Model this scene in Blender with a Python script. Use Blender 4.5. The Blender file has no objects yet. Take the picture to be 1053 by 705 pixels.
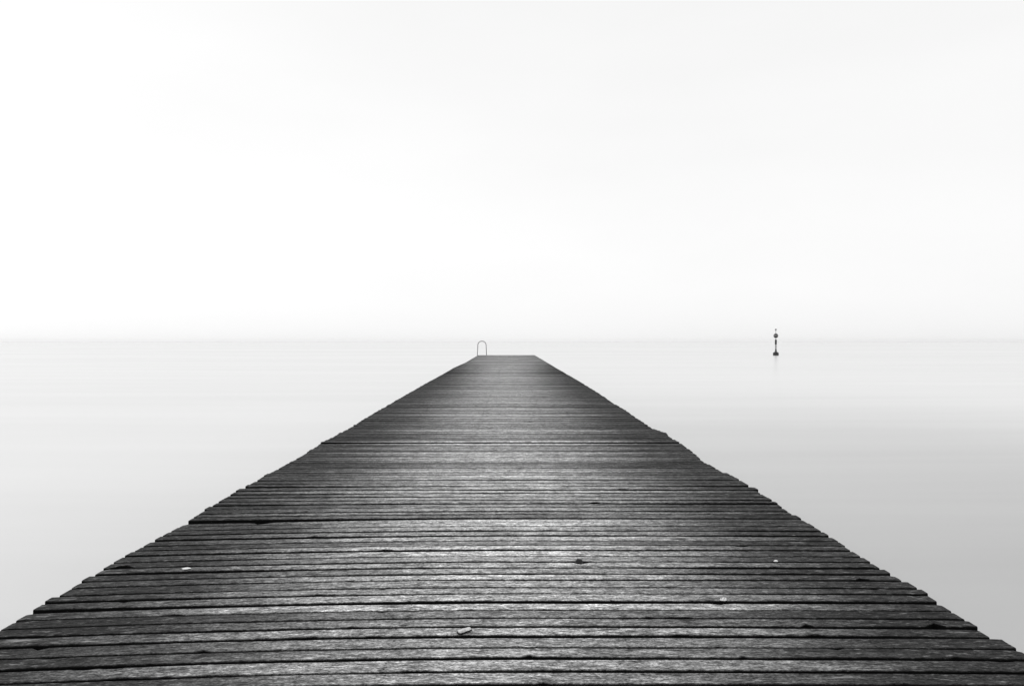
import bpy, math, random
import numpy as np
from mathutils import Vector, Matrix

# ------------------------------------------------------------------ camera, sky, sun, exposure
S = bpy.context.scene
C = S.collection
F_PX = 760.0            # focal length in pixels of the 1053 px wide photograph
CX, HOR = 526.5, 351.0  # image centre column, row of the sea horizon
EYE = 1.30              # eye above the deck
SLOPE = 0.00395         # the deck climbs very slightly towards its end
FH = F_PX * EYE
WATER_Z = -0.90

cam_d = bpy.data.cameras.new('camera')
cam = bpy.data.objects.new('camera', cam_d); C.objects.link(cam)
cam_d.sensor_width = 36.0
cam_d.lens = F_PX / 1053.0 * 36.0
cam_d.clip_start = 0.05
cam_d.clip_end = 20000
cam.location = (0, 0, EYE)
cam.rotation_euler = (math.radians(90) - math.atan((352.5 - HOR) / F_PX), 0, 0)
S.camera = cam

SUN_AZ, SUN_EL = math.radians(-65), math.radians(38)     # pale light from the left
w = bpy.data.worlds.new('World'); S.world = w; w.use_nodes = True
nt = w.node_tree; nt.nodes.clear()
out = nt.nodes.new('ShaderNodeOutputWorld'); bg = nt.nodes.new('ShaderNodeBackground')
sky = nt.nodes.new('ShaderNodeTexSky'); sky.sky_type = 'NISHITA'; sky.sun_disc = False
sky.sun_elevation = SUN_EL; sky.sun_rotation = SUN_AZ
sky.air_density = 1.0; sky.dust_density = 1.7; sky.ozone_density = 1.0
bw = nt.nodes.new('ShaderNodeRGBToBW')
nt.links.new(sky.outputs[0], bw.inputs[0])
# even stratus layer with the faintest mottling, over the sky
tc = nt.nodes.new('ShaderNodeTexCoord')
mp = nt.nodes.new('ShaderNodeMapping'); mp.inputs['Scale'].default_value = (1.0, 1.0, 3.5)
ns = nt.nodes.new('ShaderNodeTexNoise'); ns.inputs['Scale'].default_value = 1.6; ns.inputs['Detail'].default_value = 4
nt.links.new(tc.outputs['Generated'], mp.inputs[0]); nt.links.new(mp.outputs[0], ns.inputs['Vector'])
cl = nt.nodes.new('ShaderNodeMapRange')
cl.inputs['From Min'].default_value = 0.3; cl.inputs['From Max'].default_value = 0.7
cl.inputs['To Min'].default_value = 6.75; cl.inputs['To Max'].default_value = 7.15
nt.links.new(ns.outputs['Fac'], cl.inputs['Value'])
mx = nt.nodes.new('ShaderNodeMix'); mx.data_type = 'FLOAT'; mx.inputs[0].default_value = 0.85
nt.links.new(bw.outputs[0], mx.inputs[2]); nt.links.new(cl.outputs[0], mx.inputs[3])
nt.links.new(mx.outputs[0], bg.inputs['Color']); bg.inputs['Strength'].default_value = 0.127
nt.links.new(bg.outputs[0], out.inputs['Surface'])

sd = bpy.data.lights.new('sun', 'SUN'); sd.energy = 0.5; sd.angle = math.radians(25)
sun = bpy.data.objects.new('sun', sd); C.objects.link(sun)
sdir = Vector((math.sin(SUN_AZ) * math.cos(SUN_EL), math.cos(SUN_AZ) * math.cos(SUN_EL), math.sin(SUN_EL)))
sun.rotation_euler = (-sdir).to_track_quat('-Z', 'Y').to_euler()
sun.location = (-30, 10, 30)

vs = S.view_settings
vs.view_transform = 'Standard'; vs.look = 'None'; vs.gamma = 1.0; vs.exposure = 0.22
vs.use_curve_mapping = False

rng = np.random.default_rng(11)
random.seed(5)

# ------------------------------------------------------------------ helpers
def tag(o, label=None, cat=None, group=None, kind=None):
    for k, v in (('label', label), ('category', cat), ('group', group), ('kind', kind)):
        if v: o[k] = v
    return o

def empty(name, loc):
    o = bpy.data.objects.new(name, None); C.objects.link(o); o.location = loc
    o.empty_display_size = 0.2
    return o

def mesh_obj(name, verts, faces, mat, parent=None, smooth=False, loc=(0, 0, 0)):
    me = bpy.data.meshes.new(name); me.from_pydata([tuple(v) for v in verts], [], [tuple(f) for f in faces])
    me.update()
    if smooth: me.polygons.foreach_set('use_smooth', [True] * len(me.polygons))
    me.materials.append(mat)
    o = bpy.data.objects.new(name, me); C.objects.link(o); o.location = loc
    if parent: o.parent = parent
    return o

def lathe(profile, n=24):
    """profile: list of (radius, z) from bottom to top"""
    V, Fc = [], []
    for r, z in profile:
        for i in range(n):
            a = 2 * math.pi * i / n
            V.append((r * math.cos(a), r * math.sin(a), z))
    m = len(profile)
    for j in range(m - 1):
        for i in range(n):
            a, b = j * n + i, j * n + (i + 1) % n
            Fc.append((a, b, b + n, a + n))
    Fc.append(tuple(range(n - 1, -1, -1))); Fc.append(tuple((m - 1) * n + i for i in range(n)))
    return V, Fc

def tube(path, r, n=10):
    V, Fc = [], []
    P = [Vector(p) for p in path]
    up = Vector((0, 1, 0))
    for k, p in enumerate(P):
        t = (P[min(k + 1, len(P) - 1)] - P[max(k - 1, 0)]).normalized()
        u = up if abs(t.dot(up)) < 0.9 else Vector((1, 0, 0))
        a = t.cross(u).normalized(); b = t.cross(a).normalized()
        rr = r[k] if isinstance(r, (list, tuple)) else r
        for i in range(n):
            th = 2 * math.pi * i / n
            V.append(p + a * math.cos(th) * rr + b * math.sin(th) * rr)
    for k in range(len(P) - 1):
        for i in range(n):
            a0, b0 = k * n + i, k * n + (i + 1) % n
            Fc.append((a0, b0, b0 + n, a0 + n))
    Fc.append(tuple(range(n - 1, -1, -1))); Fc.append(tuple((len(P) - 1) * n + i for i in range(n)))
    return V, Fc

def box(cx, cy, cz, sx, sy, sz, bev=0.0):
    x0, x1, y0, y1, z0, z1 = cx - sx/2, cx + sx/2, cy - sy/2, cy + sy/2, cz - sz/2, cz + sz/2
    V = [(x0,y0,z0),(x1,y0,z0),(x1,y1,z0),(x0,y1,z0),(x0,y0,z1),(x1,y0,z1),(x1,y1,z1),(x0,y1,z1)]
    Fc = [(0,3,2,1),(4,5,6,7),(0,1,5,4),(1,2,6,5),(2,3,7,6),(3,0,4,7)]
    return V, Fc

def on_deck(px, py):
    """point of the deck surface seen at a pixel of the photograph"""
    d = FH / (py - 348.0)
    return Vector(((px - CX) * d / F_PX, d, SLOPE * d))

# ------------------------------------------------------------------ materials
def new_mat(name):
    m = bpy.data.materials.new(name); m.use_nodes = True
    return m, m.node_tree, m.node_tree.nodes['Principled BSDF']

def simple(name, v, rough=0.6, metallic=0.0, noise=0.25, scale=8.0):
    m, t, p = new_mat(name)
    n = t.nodes.new('ShaderNodeTexNoise'); n.inputs['Scale'].default_value = scale; n.inputs['Detail'].default_value = 5
    g = t.nodes.new('ShaderNodeTexCoord'); t.links.new(g.outputs['Object'], n.inputs['Vector'])
    r = t.nodes.new('ShaderNodeMapRange'); r.inputs['From Min'].default_value = .3; r.inputs['From Max'].default_value = .7
    r.inputs['To Min'].default_value = v * (1 - noise); r.inputs['To Max'].default_value = v * (1 + noise)
    t.links.new(n.outputs['Fac'], r.inputs['Value']); t.links.new(r.outputs[0], p.inputs['Base Color'])
    p.inputs['Roughness'].default_value = rough; p.inputs['Metallic'].default_value = metallic
    return m

class NB:
    """tiny node builder"""
    def __init__(s, t): s.t = t
    def val(s, sock, x):
        if isinstance(x, (int, float)): sock.default_value = x
        elif isinstance(x, (tuple, list)): sock.default_value = x
        else: s.t.links.new(x, sock)
    def math(s, op, a, b=0.0, c=0.0, clamp=False):
        n = s.t.nodes.new('ShaderNodeMath'); n.operation = op; n.use_clamp = clamp
        s.val(n.inputs[0], a); s.val(n.inputs[1], b); s.val(n.inputs[2], c); return n.outputs[0]
    def vmul(s, v, k):
        n = s.t.nodes.new('ShaderNodeVectorMath'); n.operation = 'MULTIPLY'
        s.val(n.inputs[0], v); n.inputs[1].default_value = k; return n.outputs[0]
    def noise(s, v, detail=3, rough=0.55, scale=1.0, dist=0.0):
        n = s.t.nodes.new('ShaderNodeTexNoise'); s.val(n.inputs['Vector'], v)
        n.inputs['Scale'].default_value = scale; n.inputs['Detail'].default_value = detail
        n.inputs['Roughness'].default_value = rough; n.inputs['Distortion'].default_value = dist
        return n.outputs['Fac']
    def ramp(s, x, a, b, lo=0.0, hi=1.0, smooth=True):
        n = s.t.nodes.new('ShaderNodeMapRange'); n.interpolation_type = 'SMOOTHSTEP' if smooth else 'LINEAR'
        s.val(n.inputs['Value'], x)
        n.inputs['From Min'].default_value = a; n.inputs['From Max'].default_value = b
        n.inputs['To Min'].default_value = lo; n.inputs['To Max'].default_value = hi
        return n.outputs[0]
    def mix(s, f, a, b):
        n = s.t.nodes.new('ShaderNodeMix'); n.data_type = 'FLOAT'
        s.val(n.inputs[0], f); s.val(n.inputs[2], a); s.val(n.inputs[3], b); return n.outputs[0]

def deck_material():
    m, t, p = new_mat('weathered_planks'); b = NB(t)
    at = t.nodes.new('ShaderNodeAttribute'); at.attribute_name = 'grain'      # x, across the board, board number
    gv = at.outputs['Vector']
    at2 = t.nodes.new('ShaderNodeAttribute'); at2.attribute_name = 'board'    # tone of the board, top face (1) or side (0)
    sp = t.nodes.new('ShaderNodeSeparateXYZ'); t.links.new(at2.outputs['Vector'], sp.inputs[0])
    tone, top, lat = sp.outputs[0], sp.outputs[1], sp.outputs[2]
    tcn = t.nodes.new('ShaderNodeTexCoord'); ob = tcn.outputs['Object']
    # middle strip paler, board ends darker, the border broken up by noise
    warp = b.noise(b.vmul(ob, (0.9, 0.5, 1)), 3, 0.6)
    warp2 = b.noise(b.vmul(gv, (1.6, 2.0, 1)), 2, 0.5)
    l2 = b.math('ADD', lat, b.math('MULTIPLY', b.math('SUBTRACT', warp, 0.5), 0.10))
    l2 = b.math('ADD', l2, b.math('MULTIPLY', b.math('SUBTRACT', warp2, 0.5), 0.28))
    mid_pale = b.ramp(l2, 0.06, 0.90, 1.0, 0.0)
    # grain
    g1 = b.noise(b.vmul(gv, (22, 85, 1)), 4, 0.65)
    g2 = b.noise(b.vmul(gv, (90, 240, 1)), 3, 0.65)
    g3 = b.noise(b.vmul(gv, (6.5, 26, 1)), 5, 0.72)
    g4 = b.noise(b.vmul(gv, (55, 110, 1)), 5, 0.75)
    base = b.mix(mid_pale, 0.032, 0.41)
    k = b.math('MULTIPLY', base, tone)
    k = b.math('MULTIPLY', k, b.ramp(g1, 0.34, 0.66, 0.30, 1.62, False))
    k = b.math('MULTIPLY', k, b.ramp(g2, 0.34, 0.66, 0.42, 1.50, False))
    k = b.math('MULTIPLY', k, b.ramp(g3, 0.34, 0.66, 0.40, 1.48, False))
    k = b.math('MULTIPLY', k, b.ramp(g4, 0.36, 0.64, 0.34, 1.60, False))
    # pale scuffs and crusts of lichen, stronger away from the middle
    f1 = b.noise(b.vmul(gv, (16, 55, 1)), 5, 0.72)
    fl = b.ramp(f1, 0.545, 0.69)
    k = b.math('ADD', k, b.math('MULTIPLY', fl, 0.17))
    f2 = b.noise(b.vmul(gv, (4.2, 30, 2)), 3, 0.6)
    k = b.math('ADD', k, b.math('MULTIPLY', b.ramp(f2, 0.64, 0.74), 0.17))
    # drying cracks along the grain, dark knots
    c1 = b.noise(b.vmul(gv, (1.8, 110, 3)), 2, 0.5)
    crack = b.math('SUBTRACT', 1.0, b.ramp(b.math('ABSOLUTE', b.math('SUBTRACT', c1, 0.5)), 0.0, 0.018))
    cm = b.ramp(b.noise(b.vmul(gv, (2.1, 6, 5)), 2), 0.52, 0.62)
    crack = b.math('MULTIPLY', crack, cm)
    k = b.math('MULTIPLY', k, b.math('SUBTRACT', 1.0, b.math('MULTIPLY', crack, 0.75)))
    vor = t.nodes.new('ShaderNodeTexVoronoi'); vor.inputs['Scale'].default_value = 1.0
    t.links.new(b.vmul(gv, (1.5, 4.0, 0.31)), vor.inputs['Vector'])
    knot = b.ramp(vor.outputs['Distance'], 0.05, 0.11, 1.0, 0.0)
    k = b.math('MULTIPLY', k, b.math('SUBTRACT', 1.0, b.math('MULTIPLY', knot, 0.65)))
    # dark pits and rubbed-off specks
    pit = b.ramp(b.noise(b.vmul(gv, (38, 95, 7)), 3, 0.6), 0.30, 0.38, 0.25, 1.0)
    k = b.math('MULTIPLY', k, pit)
    # nail heads over the bearers with the black stain iron leaves in the wood
    at3 = t.nodes.new('ShaderNodeAttribute'); at3.attribute_name = 'nail'
    s3 = t.nodes.new('ShaderNodeSeparateXYZ'); t.links.new(at3.outputs['Vector'], s3.inputs[0])
    ay = b.math('SUBTRACT', b.math('ABSOLUTE', s3.outputs[1]), 0.028)
    nx_ = b.math('ABSOLUTE', s3.outputs[0])
    nx_ = b.math('ABSOLUTE', b.math('SUBTRACT', b.math('ABSOLUTE', b.math('SUBTRACT', nx_, 1.025)), 0.525))
    dn = b.math('SQRT', b.math('ADD', b.math('POWER', nx_, 2.0), b.math('POWER', ay, 2.0)))
    ds = b.math('SQRT', b.math('ADD', b.math('POWER', b.math('MULTIPLY', nx_, 0.3), 2.0), b.math('POWER', ay, 2.0)))
    k = b.math('MULTIPLY', k, b.ramp(dn, 0.0035, 0.0055, 0.15, 1.0))
    k = b.math('MULTIPLY', k, b.ramp(ds, 0.0, 0.013, 0.62, 1.0))
    # plank sides near black: shade inside the gaps is put into their colour
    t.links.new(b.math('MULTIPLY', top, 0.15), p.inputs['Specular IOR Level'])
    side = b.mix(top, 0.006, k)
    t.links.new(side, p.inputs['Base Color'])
    rg = b.ramp(g1, 0.3, 0.7, 0.9, 0.7, False)
    t.links.new(rg, p.inputs['Roughness'])
    hgt = b.math('ADD', b.math('MULTIPLY', g1, 0.6), b.math('MULTIPLY', g2, 0.3))
    hgt = b.math('ADD', hgt, b.math('MULTIPLY', g4, 0.3))
    hgt = b.math('SUBTRACT', hgt, b.math('MULTIPLY', crack, 0.5))
    bp = t.nodes.new('ShaderNodeBump'); bp.inputs['Strength'].default_value = 0.6; bp.inputs['Distance'].default_value = 0.004
    t.links.new(hgt, bp.inputs['Height']); t.links.new(bp.outputs[0], p.inputs['Normal'])
    return m

def water_material():
    m, t, p = new_mat('still_milky_sea'); b = NB(t)
    tcn = t.nodes.new('ShaderNodeTexCoord'); ob = tcn.outputs['Object']
    a = b.noise(b.vmul(ob, (0.035, 0.30, 1)), 4, 0.55)
    c = b.noise(b.vmul(ob, (0.008, 0.035, 1)), 3, 0.5)
    # the light's fall-off towards the near right is painted into the water colour
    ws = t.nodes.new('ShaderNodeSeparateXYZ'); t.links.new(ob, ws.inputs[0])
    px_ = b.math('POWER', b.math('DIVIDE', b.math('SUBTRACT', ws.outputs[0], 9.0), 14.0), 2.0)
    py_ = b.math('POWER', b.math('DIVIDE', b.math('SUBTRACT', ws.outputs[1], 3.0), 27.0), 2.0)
    falloff = b.math('ADD', b.math('SQRT', b.math('ADD', px_, py_)), b.math('MULTIPLY', b.math('SUBTRACT', a, 0.5), 0.12))
    shaded_tone = b.ramp(falloff, -0.35, 1.35, 0.27, 0.70)
    k = b.math('ADD', shaded_tone, b.ramp(a, 0.3, 0.7, -0.022, 0.022, False))
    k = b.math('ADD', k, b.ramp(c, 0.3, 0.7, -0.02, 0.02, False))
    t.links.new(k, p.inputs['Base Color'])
    p.distribution = 'MULTI_GGX'; p.inputs['IOR'].default_value = 1.333
    rr = b.ramp(c, 0.3, 0.7, 0.235, 0.255, False); t.links.new(rr, p.inputs['Roughness'])
    h = b.noise(b.vmul(ob, (0.5, 2.2, 1)), 3, 0.5)
    bp = t.nodes.new('ShaderNodeBump'); bp.inputs['Strength'].default_value = 0.05; bp.inputs['Distance'].default_value = 0.02
    t.links.new(h, bp.inputs['Height']); t.links.new(bp.outputs[0], p.inputs['Normal'])
    return m

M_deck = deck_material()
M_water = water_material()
M_timber = simple('wet_timber', 0.035, 0.7, 0, 0.4, 5)
M_steel = simple('galvanised_steel', 0.22, 0.45, 0.6, 0.15, 20)
M_black = simple('black_paint', 0.018, 0.5, 0, 0.3, 3)
M_grey = simple('faded_grey_paint', 0.10, 0.6, 0, 0.3, 3)
M_pale = simple('pale_worn_paint', 0.30, 0.6, 0, 0.2, 3)
M_white = simple('chalky_white_shell', 0.80, 0.6, 0, 0.08, 60)
M_chip = simple('bleached_wood', 0.62, 0.75, 0, 0.3, 90)
M_debris_shade = simple('black_debris_and_shade', 0.008, 0.85, 0, 0.4, 60)  # black of the clump, also used for the stub's painted contact shade

# ------------------------------------------------------------------ the sea
NX, NY = 60, 60
xs = np.sign(np.linspace(-1, 1, NX)) * np.abs(np.linspace(-1, 1, NX)) ** 2.2 * 5000
ys = -60 + (np.linspace(0, 1, NY) ** 2.6) * 4500
V = [(x, y, 0.0) for y in ys for x in xs]
Fc = [(j*NX+i, j*NX+i+1, (j+1)*NX+i+1, (j+1)*NX+i) for j in range(NY-1) for i in range(NX-1)]
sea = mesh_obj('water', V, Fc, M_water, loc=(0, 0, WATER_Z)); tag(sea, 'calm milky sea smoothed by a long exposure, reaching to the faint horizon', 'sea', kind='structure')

HAZE = 0.00004
if HAZE > 0:
    hz = mesh_obj('haze', *box(0, 2190, 6.2 + (WATER_Z - 1.0) / 2, 10200, 4700, 12.4 - (WATER_Z - 1.0)), bpy.data.materials.new('thin_sea_mist'))
    hm = hz.data.materials[0]; hm.use_nodes = True; ht = hm.node_tree; ht.nodes.clear()
    ho = ht.nodes.new('ShaderNodeOutputMaterial'); pv = ht.nodes.new('ShaderNodeVolumePrincipled')
    pv.inputs['Color'].default_value = (1, 1, 1, 1); pv.inputs['Density'].default_value = HAZE
    pv.inputs['Anisotropy'].default_value = 0.3
    ht.links.new(pv.outputs[0], ho.inputs['Volume'])
    tag(hz, 'thin pale mist that dissolves the far sea into the sky', 'haze', kind='stuff')

# ------------------------------------------------------------------ the pier
PIER_END = 58.1
pier = empty('pier', (0, -4.0, 0))
tag(pier, 'long empty wooden pier of weathered dark crosswise planks running out to sea', 'pier')
P0 = Vector((0, -4.0, 0))

L_EDGE = [(-130,720),(-70,686),(0,646.5),(15,637),(31,627.5),(46,620),(57.5,611.5),(65.5,610.2),(85,597),(95,589.5),(101.5,588.2),
 (112,580.5),(122,574.5),(150,559.5),(160,554.5),(183,541),(191,537.5),(202,529.5),(218,519.8),(233,510),(244,503.5),(250,501),
 (257,497.6),(266,493),(275,487),(291,479),(313,467),(320,462),(335,452.5),(352,444),(368,434.7),(386,423.7),(398,416.7),
 (420,404.2),(436,395),(450,387.5),(460,382),(466,378.3),(479,372.5),(490,366)]
R_EDGE = [(1150,724),(1090,690),(1053,670.5),(1045,667),(1030,656.5),(1019,652.5),(1009,650.5),(1008,646),(994,636.5),(977,626),(962,617),(950.5,609.5),
 (949,606),(936,600.5),(924,595),(912,587.5),(902,582.3),(892,575.3),(873,564),(862,555.5),(855,551.5),(843,545),(834,539),
 (822,531.5),(809,525),(798,518),(797,515.5),(785,508),(778.5,504.5),(777,501.5),(768,498),(762,493.5),(749,487),(743,484.5),
 (731,478.3),(721.5,473.5),(716,467.5),(705,459),(691,450.5),(686.5,447),(685,445.2),(671,440),(657,431.5),(644,422),
 (630,414),(617,405),(600,394.5),(590,388.5),(574,379.5),(565,374),(550,365.2)]
def world_edge(E):
    d = np.array([FH / (y - 348.0) for x, y in E]); X = np.array([(x - CX) * EYE / (y - 348.0) for x, y in E])
    o = np.argsort(d); return d[o], X[o]
dL, xL = world_edge(L_EDGE); dR, xR = world_edge(R_EDGE)

# gaps between the boards: (row in the photograph at its middle column, visible thickness)
GAPS = [(704,3.0),(689.7,2.1),(676.6,2.0),(665.5,1.1),(653.9,2.0),(643.7,1.7),(634.7,1.0),(626.5,.35),(618.5,2.0),(610.2,1.2),
 (603.7,.9),(596.2,.8),(590.1,1.2),(583.5,1.5),(577.4,1.1),(571.5,.8),(565.3,.9),(560.4,.8),(555.5,.8),(550.4,1.0),(545.5,.9),
 (540.8,.5),(536.6,.3),(532.8,2.1),(528.5,.7),(525.3,.8),(521.2,.6),(517.5,1.2),(514,.9),(510.4,.7),(506.8,.9),(503.5,1.0),
 (499.7,1.4),(496.7,.3),(493.2,.7)]
gd = [FH / (y - 348.0) for y, t in GAPS]
gw = [min(0.034, max(0.004, 1.12 * t * d * d / FH)) for (y, t), d in zip(GAPS, gd)]
d = gd[0]; pre_d, pre_w = [], []
while d > -4.0:
    d -= 0.113 + random.uniform(-.006, .01); pre_d.append(d); pre_w.append(random.choice([.004, .008, .012, .016]))
B = pre_d[::-1] + gd; G = pre_w[::-1] + gw
glint_d = FH / (454.9 - 348.0)
d = gd[-1]
while d < PIER_END - 0.06:
    step = 0.116 + random.uniform(-.010, .012)
    if d < glint_d - .05 <= d + step * 1.3: step = glint_d - .055 - d if glint_d - .055 - d > .07 else step
    d += step; B.append(d); G.append(random.choice([.004, .006, .009, .012, .015, .024]))
B = np.array(B); G = np.array(G); nb = len(B)

def bow(d, X):
    l = np.interp(d, [2.0, 4.9, 5.32, 5.37, 6.3, 8.0, 12], [0.15, 0.125, 0.135, 0.10, 0.055, 0.03, 0.0])
    r = np.interp(d, [2.0, 4.0, 8.0], [0.03, 0.02, 0.0])
    return np.where(X < 0, -l * (np.abs(X) / 2.3) ** 1.7, -r * (np.abs(X) / 2.3) ** 2.2)

def wob(X, amp, f, seed):
    r = np.random.default_rng(seed); s = np.zeros_like(X)
    for k in range(5):
        s += np.sin(X * f * (0.6 + k * 0.9) + r.uniform(0, 6.28)) * r.uniform(.3, 1) / (1 + k * .6)
    return s * amp * 0.55

# chips broken out of board edges: x, y in the photograph, half width in px, depth in px, +1 = far board's near edge
CHIPS = [(827,641,5,4.0,1),(965,643.5,9,4.5,1),(562,701,6,3.5,1),(545,674.5,8,1.8,1),(270,537,9,2.0,-1),(597,578,5,2.0,-1),
         (50,660,6,3.5,-1),(124,584,10,4.5,1),(740,620,9,1.8,-1),(990,680,9,2.0,1),(640,503,5,1.0,1),(612,516,6,1.4,1),
         (430,690,10,1.5,1),(330,612,14,1.3,1),(180,632,10,1.4,1),(700,655,10,1.5,1),(860,668,8,1.6,-1),(395,566,7,1.2,1),
         (895,600,10,1.8,1),(760,560,6,1.2,-1),(510,463,3,.6,1),(545,434,5,.7,1)]
chips = {}
for px, py, hw, dp, sgn in CHIPS:
    q = on_deck(px, py); dd = q.y - float(bow(q.y, np.array([q.x]))[0])
    i = int(np.argmin(np.abs(B - dd)))
    chips.setdefault((i, sgn), []).append((q.x, hw * q.y / F_PX, dp * q.y * q.y / FH))

rc = random.Random(77)
for _ in range(46):                                       # small splinters missing from board edges
    py_ = rc.choice([rc.uniform(500, 700), rc.uniform(560, 700)]); dd_ = FH / (py_ - 348.0)
    x_ = rc.uniform(-2.1, 2.1); i_ = int(np.argmin(np.abs(B - dd_)))
    chips.setdefault((i_, rc.choice([1, 1, -1])), []).append((x_, rc.uniform(.012, .05), rc.uniform(.006, .018)))
OPEN_L = {532.8: .055, 499.7: .045, 610.2: .016, 583.5: .012, 517.5: .01}
OPEN_R = {643.7: .030, 517.5: .030, 499.7: .035, 618.5: .010, 545.5: .012, 590.1: .008}
open_l, open_r = np.zeros(nb), np.zeros(nb)
for D_, arr_ in ((OPEN_L, open_l), (OPEN_R, open_r)):
    for y_, v_ in D_.items(): arr_[int(np.argmin(np.abs(B - FH / (y_ - 348.0))))] = v_
def opening(i, X):
    return open_l[i] * np.clip((-X + .4) / 2.7, 0, 1) ** 1.5 + open_r[i] * np.clip((X - .3) / 2.0, 0, 1) ** 1.5
V_all, F_all, GR, BO, NL = [], [], [], [], []
vo = 0
tone_slow = 1.0
for i in range(nb - 1):
    d0, d1 = B[i], B[i + 1]; dm = .5 * (d0 + d1)
    dxl = dm + float(bow(dm, np.array([-2.2]))[0])
    X0 = np.interp(max(dxl, dL[0]), dL, xL) if dm < 50 else np.interp(dxl, dL, xL)
    X1 = np.interp(dm, dR, xR)
    near = 2.4 < dm < 9
    jit = 0.0035 if near else 0.006
    X0 += rng.normal(0, jit); X1 += rng.normal(0, jit)
    step = 0.035 if near else (0.09 if 9 <= dm < 20 else 0.30)
    n = int((X1 - X0) / step) + 2
    X = np.linspace(X0, X1, n)
    gi = G[i] * (1 + wob(X, .55, 1.6, 900 + i)); gj = G[i + 1] * (1 + wob(X, .55, 1.6, 901 + i))
    gi = np.clip(gi, .0015, .05) + opening(i, X); gj = np.clip(gj, .0015, .05) + opening(i + 1, X)
    yf = d0 + bow(d0, X) + wob(X, .0035, 1.3, 2000 + i) + gi / 2 + wob(X, .0011, 17, 3000 + i)
    yb = d1 + bow(d1, X) + wob(X, .0035, 1.3, 2001 + i) - gj / 2 + wob(X, .0011, 17, 4000 + i)
    if i in (0,): pass
    for (cx, hw, dp) in chips.get((i, 1), []):
        u = np.clip(1 - np.abs(X - cx) / hw, 0, 1); yf = yf + np.minimum(dp * 0.9, .075) * u ** 0.7 * (1 + .25 * np.sin(X * 140))
    for (cx, hw, dp) in chips.get((i + 1, -1), []):
        u = np.clip(1 - np.abs(X - cx) / hw, 0, 1); yb = yb - np.minimum(dp * 0.9, .075) * u ** 0.7 * (1 + .25 * np.sin(X * 140))
    lat_j = rng.normal(0, .09)
    # rounded, split board ends
    end = np.clip(np.minimum(X - X0, X1 - X) / 0.03, 0, 1)
    er = 0.45
    yf = yf + (1 - end) * er * .006 * rng.uniform(0, 1.5); yb = yb - (1 - end) * er * .010 * rng.uniform(0, 1.8)
    ym = .5 * (yf + yb); hw_ = .5 * (yb - yf)
    zlift = rng.normal(0, .0009 if near else .0018); tilt = rng.normal(0, .006 if near else .012); cup = rng.uniform(-.0015, .0015)
    tone = float(np.clip(rng.normal(1.0, .27), .50, 1.65))
    if dm > 6: tone = float(np.clip(rng.normal(1.0, .26), .5, 1.7))
    if abs(dm - glint_d) < .075: tone, zlift, tilt = 2.7, .014, -.05  # light caught by the raised board's edge is painted as a brighter tone
    zb = SLOPE * ym + zlift + wob(X, .0008 if near else .0018, 1.2, 5000 + i) + (1 - end) * rng.uniform(-.006, .003)
    r = 0.0045
    prof = [(-1, 0, -.042), (-1, 0, -.006), (-1, r * .35, -.0015), (-1, r * 1.3, 0.0), (-.33, 0, 0), (.33, 0, 0),
            (1, -r * 1.3, 0.0), (1, -r * .35, -.0015), (1, 0, -.006), (1, 0, -.042)]
    K = len(prof)
    P = np.zeros((n, K, 3)); g = np.zeros((n, K, 3)); bo = np.zeros((n, K, 3))
    half = (X1 - X0) / 2; xc = (X1 + X0) / 2
    for k, (s, off, z) in enumerate(prof):
        yl = s * hw_ + off
        P[:, k, 0] = X; P[:, k, 1] = ym + yl
        P[:, k, 2] = zb + z + (tilt * yl + cup * (1 - s * s) if z > -.04 else 0)
        if 2 < k < 7 and near: P[:, k, 2] += wob(X, .0007, 23, 6000 + i * 11 + k)
        g[:, k, 0] = X + i * 13.7; g[:, k, 1] = yl + i * 3.1; g[:, k, 2] = i * 2.37
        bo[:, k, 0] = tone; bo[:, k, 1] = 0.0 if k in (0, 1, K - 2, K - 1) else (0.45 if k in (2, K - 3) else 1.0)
        bo[:, k, 2] = (np.abs(X - xc) / half + lat_j) * np.interp(dm, [6, 12, 28, 44], [1.0, 1.0, .92, .40])
    nl = np.zeros((n, K, 3)); nl[:, :, 0] = (X + rng.normal(0, .012))[:, None]; nl[:, :, 1] = g[:, :, 1] - i * 3.1 + rng.normal(0, .004)
    NL.append(nl.reshape(-1, 3))
    P -= np.array(P0)
    V_all.append(P.reshape(-1, 3)); GR.append(g.reshape(-1, 3)); BO.append(bo.reshape(-1, 3))
    a = np.arange(n - 1)[:, None] * K + np.arange(K)[None, :]
    bq = np.arange(n - 1)[:, None] * K + (np.arange(K)[None, :] + 1) % K
    q = np.stack([a, a + K, bq + K, bq], -1).reshape(-1, 4) + vo
    F_all += q.tolist()
    F_all.append([vo + k for k in range(K)]); F_all.append([vo + (n - 1) * K + k for k in range(K - 1, -1, -1)])
    vo += n * K
VV = np.concatenate(V_all)
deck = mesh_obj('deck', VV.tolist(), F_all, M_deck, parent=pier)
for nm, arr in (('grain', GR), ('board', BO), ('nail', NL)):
    at = deck.data.attributes.new(nm, 'FLOAT_VECTOR', 'POINT'); at.data.foreach_set('vector', np.concatenate(arr).astype(np.float32).ravel())

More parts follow.
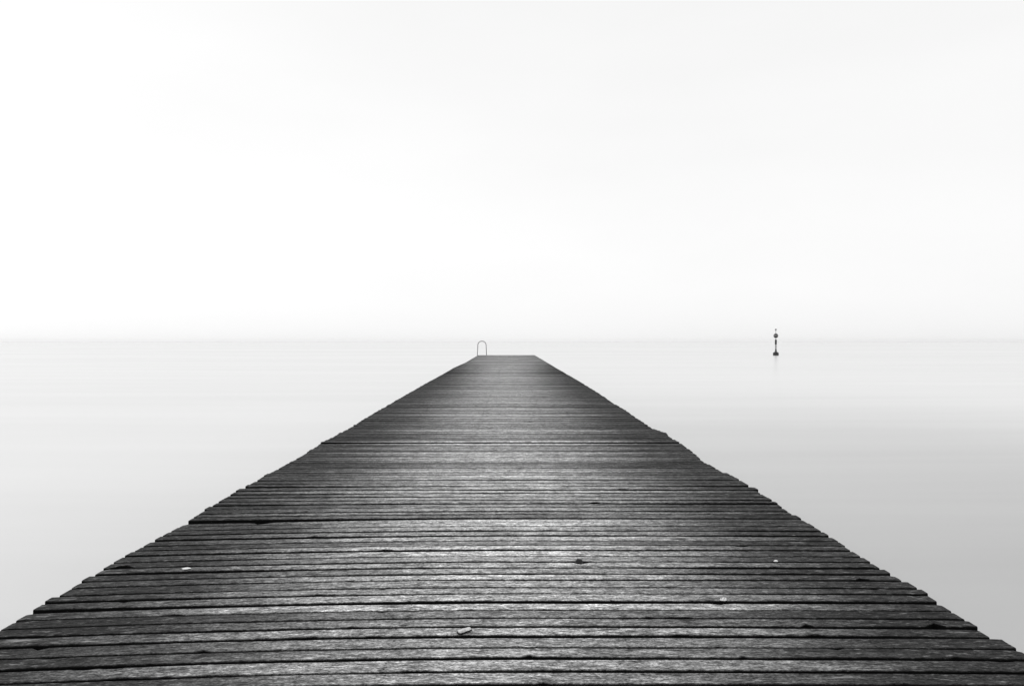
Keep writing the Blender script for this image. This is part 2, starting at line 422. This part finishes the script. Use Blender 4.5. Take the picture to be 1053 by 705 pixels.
# bearers, cross heads and piles under the deck
def sloped(name, x, wx, hz_, y0, y1, parent):
    z0, z1 = SLOPE * y0 - .060, SLOPE * y1 - .060
    V = [(x-wx, y0, z0-hz_), (x+wx, y0, z0-hz_), (x+wx, y1, z1-hz_), (x-wx, y1, z1-hz_), (x-wx, y0, z0), (x+wx, y0, z0), (x+wx, y1, z1), (x-wx, y1, z1)]
    V = [(a, b - P0.y, c) for a, b, c in V]
    return mesh_obj(name, V, box(0,0,0,1,1,1)[1], M_timber, parent=parent)
for x in (-1.55, -.5, .5, 1.55):
    sloped('bearer', x - .05, .06, .16, -3.9, PIER_END - .15, pier)
Vp, Fp = lathe([(.13, -1.6), (.13, 0.35), (.125, .72), (.12, .74)], 14)
pile0 = None
y = -3.0
while y < PIER_END - .5:
    ch = mesh_obj('cross_head', [(a, b, c) for a, b, c in box(-.05, y - P0.y, SLOPE * y - .30, 3.7, .16, .16)[0]], box(0,0,0,1,1,1)[1], M_timber, parent=pier)
    for x in (-1.45, 1.35):
        if pile0 is None:
            pile0 = mesh_obj('pile', Vp, Fp, M_timber, parent=pier, smooth=False); p = pile0
        else:
            p = pile0.copy(); C.objects.link(p); p.parent = pier
        p.location = (x, y - P0.y, WATER_Z - .22 + SLOPE * y)
    y += 4.05

# ------------------------------------------------------------------ bathing ladder at the far end
qe = on_deck(495.6, 365.0)
LY = PIER_END + .06
lz = SLOPE * LY
ladder = empty('swim_ladder', (qe.x, LY, lz))
tag(ladder, 'bathing ladder with thin steel hoop handrail on the left of the pier end', 'ladder')
hwid, top_h = .33, 1.10
path = [(-hwid - .03, 0, -1.75), (-hwid - .03, 0, 0), (-hwid, 0, top_h - hwid - .12)]
for k in range(1, 16):
    a = math.pi - math.pi * k / 16
    path.append((hwid * math.cos(a), 0, top_h - hwid + hwid * math.sin(a)))
path += [(hwid, 0, top_h - hwid - .12), (hwid + .03, 0, 0), (hwid + .03, 0, -1.75)]
mesh_obj('handrail', *tube(path, .029, 10), M_steel, parent=ladder, smooth=True)
for k in range(5):
    mesh_obj('rung', *tube([(-hwid - .03, 0, -.25 - .3 * k), (hwid + .03, 0, -.25 - .3 * k)], .018, 8), M_steel, parent=ladder, smooth=True)

# ------------------------------------------------------------------ marker buoy
BD = F_PX * (EYE - WATER_Z) / (365.3 - HOR)
bx_, u = (797.8 - CX) * BD / F_PX, BD / F_PX          # u = metres per photograph pixel there
buoy = empty('marker_buoy', (bx_, BD, WATER_Z))
tag(buoy, 'slim dark marker post with black ball topmark standing in the sea right of the pier', 'buoy')
R = 2.85 * u
mesh_obj('float', *lathe([(R*.80, -.25), (R*.95, 0), (R, .12), (R, .34), (R*.92, .46), (R*.55, .54), (R*.3, .56)], 28), M_black, parent=buoy, smooth=True)
z = lambda row: (365.3 - row) * u
mesh_obj('post', *lathe([(.17, .54), (.16, z(361)), (.115, z(359)), (.11, z(354))], 18), M_grey, parent=buoy, smooth=True)
mesh_obj('pale_band', *lathe([(.108, z(358.8)), (.115, z(358.7)), (.115, z(354.3)), (.108, z(354.2))], 18), M_pale, parent=buoy, smooth=True)
mesh_obj('upper_post', *lathe([(.13, z(354)), (.145, z(353.8)), (.145, z(349.2)), (.12, z(349))], 18), M_black, parent=buoy, smooth=True)
mesh_obj('mast', *lathe([(.045, z(349)), (.045, z(339.2))], 12), M_pale, parent=buoy, smooth=True)
rb = 2.35 * u; zc = z(345.1)
def ball(a0, a1, k=1.0, m=10):
    return lathe([(max(.02, rb*k*math.cos(a0+(a1-a0)*i/m)), zc + rb*k*math.sin(a0+(a1-a0)*i/m)) for i in range(m+1)], 24)
tm = mesh_obj('topmark', *ball(-math.pi/2, math.pi/2), M_black, parent=buoy, smooth=True)
mesh_obj('light_stripe', *lathe([(rb*.98, zc-.035), (rb*1.02, zc-.03), (rb*1.02, zc+.07), (rb*.96, zc+.08)], 24), M_pale, parent=tm, smooth=True)
mesh_obj('lantern', *lathe([(.05, z(339.4)), (.14, z(339.2)), (.15, z(338.6)), (.09, z(338.1)), (.03, z(338.0))], 14), M_grey, parent=buoy, smooth=True)

# ------------------------------------------------------------------ small things lying on the deck
def shard(name, px, py, wid, dep, hgt, mat, label, cat, rot=0, peaks=1, seed=0, group=None):
    r = random.Random(seed); q = on_deck(px, py)
    nx, ny = 13, 7; V, Fc = [], []
    for layer in (1, 0):
        for j in range(ny):
            for i in range(nx):
                a, b2 = i/(nx-1)*2-1, j/(ny-1)*2-1
                edge = max(0, 1 - (abs(a) ** 2.2 + abs(b2) ** 2.2))
                # square grid pulled into an oval
                xx = a * math.sqrt(1 - b2*b2/2) * wid/2 * (1 + r.uniform(-.05, .05) * layer)
                yy = b2 * math.sqrt(1 - a*a/2) * dep/2
                hh = hgt * edge ** .5 * (abs(math.cos(a * math.pi * peaks / 2 * .9)) * .7 + .3) * (1 + r.uniform(-.18, .18))
                V.append((xx, yy, hh if layer else min(hh * .1, .001)))
    N = nx*ny
    for j in range(ny-1):
        for i in range(nx-1):
            a = j*nx+i; Fc.append((a, a+1, a+nx+1, a+nx)); Fc.append((N+a, N+a+nx, N+a+nx+1, N+a+1))
    for i in range(nx-1):
        Fc.append((N+i, N+i+1, i+1, i)); a = (ny-1)*nx+i; Fc.append((a, a+1, N+a+1, N+a))
    for j in range(ny-1):
        a = j*nx; Fc.append((a, a+nx, N+a+nx, N+a)); a = j*nx+nx-1; Fc.append((N+a, N+a+nx, a+nx, a))
    o = mesh_obj(name, V, Fc, mat, smooth=False, loc=(q.x, q.y, q.z + .004)); o.rotation_euler = (0, 0, rot)
    return tag(o, label, cat, group)

shard('shell_fragment', 191.5, 584.9, .050, .034, .004, M_white, 'flat white oval shell fragment on a dark plank near the left edge of the pier', 'shell', .15, 1, 1, 'white shell fragments on the planks')
shard('shell_fragment', 744.0, 617.6, .036, .020, .014, M_white, 'small white shell fragment with two jagged peaks beside a gap in the planks', 'shell', -.05, 3, 2, 'white shell fragments on the planks')
shard('shell_fragment', 798.0, 577.4, .027, .020, .007, M_white, 'tiny white shell fragment in a dark hollow of the planks, rightmost of the three', 'shell', .1, 1, 3, 'white shell fragments on the planks')
shard('debris_clump', 595.5, 578.6, .048, .060, .020, M_debris_shade, 'small ragged black clump lying by a plank gap right of centre', 'debris', .4, 3, 4)

q = on_deck(477.5, 650.6)
chip = empty('wood_chip', (q.x, q.y, q.z + .011)); chip.rotation_euler = (0.0, -.05, math.radians(38))
tag(chip, 'short bleached stub of wood lying diagonally across a plank in the foreground', 'wood chip')
prof_pts = []
Vc, Fk = [], []
ncs = 8
for k, sx in enumerate(np.linspace(-.030, .030, 9)):
    for i in range(ncs):
        a = 2*math.pi*i/ncs; rr = (.0105 if abs(sx) < .028 else .008) * (1 + random.uniform(-.12, .12))
        Vc.append((sx, math.cos(a)*rr*1.1, math.sin(a)*rr*.9))
for k in range(8):
    for i in range(ncs):
        a0, b0 = k*ncs+i, k*ncs+(i+1) % ncs; Fk.append((a0, b0, b0+ncs, a0+ncs))
Fk.append(tuple(range(ncs-1, -1, -1))); Fk.append(tuple(8*ncs+i for i in range(ncs)))
mesh_obj('stub', Vc, Fk, M_chip, parent=chip)
Vb, Fb = [], []
for k, sx in enumerate(np.linspace(-.031, .031, 9)):
    for i in range(7):
        a = math.pi * (1.0 + (i - .0) / 6); rr = .0155 * (1 + random.uniform(-.12, .12))
        Vb.append((sx, math.cos(a) * rr, math.sin(a) * rr * .62 - .001))
for k in range(8):
    for i in range(6):
        a0 = k*7+i; Fb.append((a0, a0+1, a0+8, a0+7))
    Fb.append((k*7, k*7+7, k*7+13, k*7+6))
Fb.append(tuple(range(7))); Fb.append(tuple(56+i for i in range(6, -1, -1)))
mesh_obj('contact_shade', Vb, Fb, M_debris_shade, parent=chip)  # dark half-round under the stub, added as its contact shadow
Vk, Fk2 = lathe([(.0062, 0), (.0058, .0012)], 10)
mesh_obj('dark_end', [(.0300 + z_, x_, y_) for x_, y_, z_ in Vk], Fk2, M_debris_shade, parent=chip)

# the picture is black and white
S.render.film_transparent = False
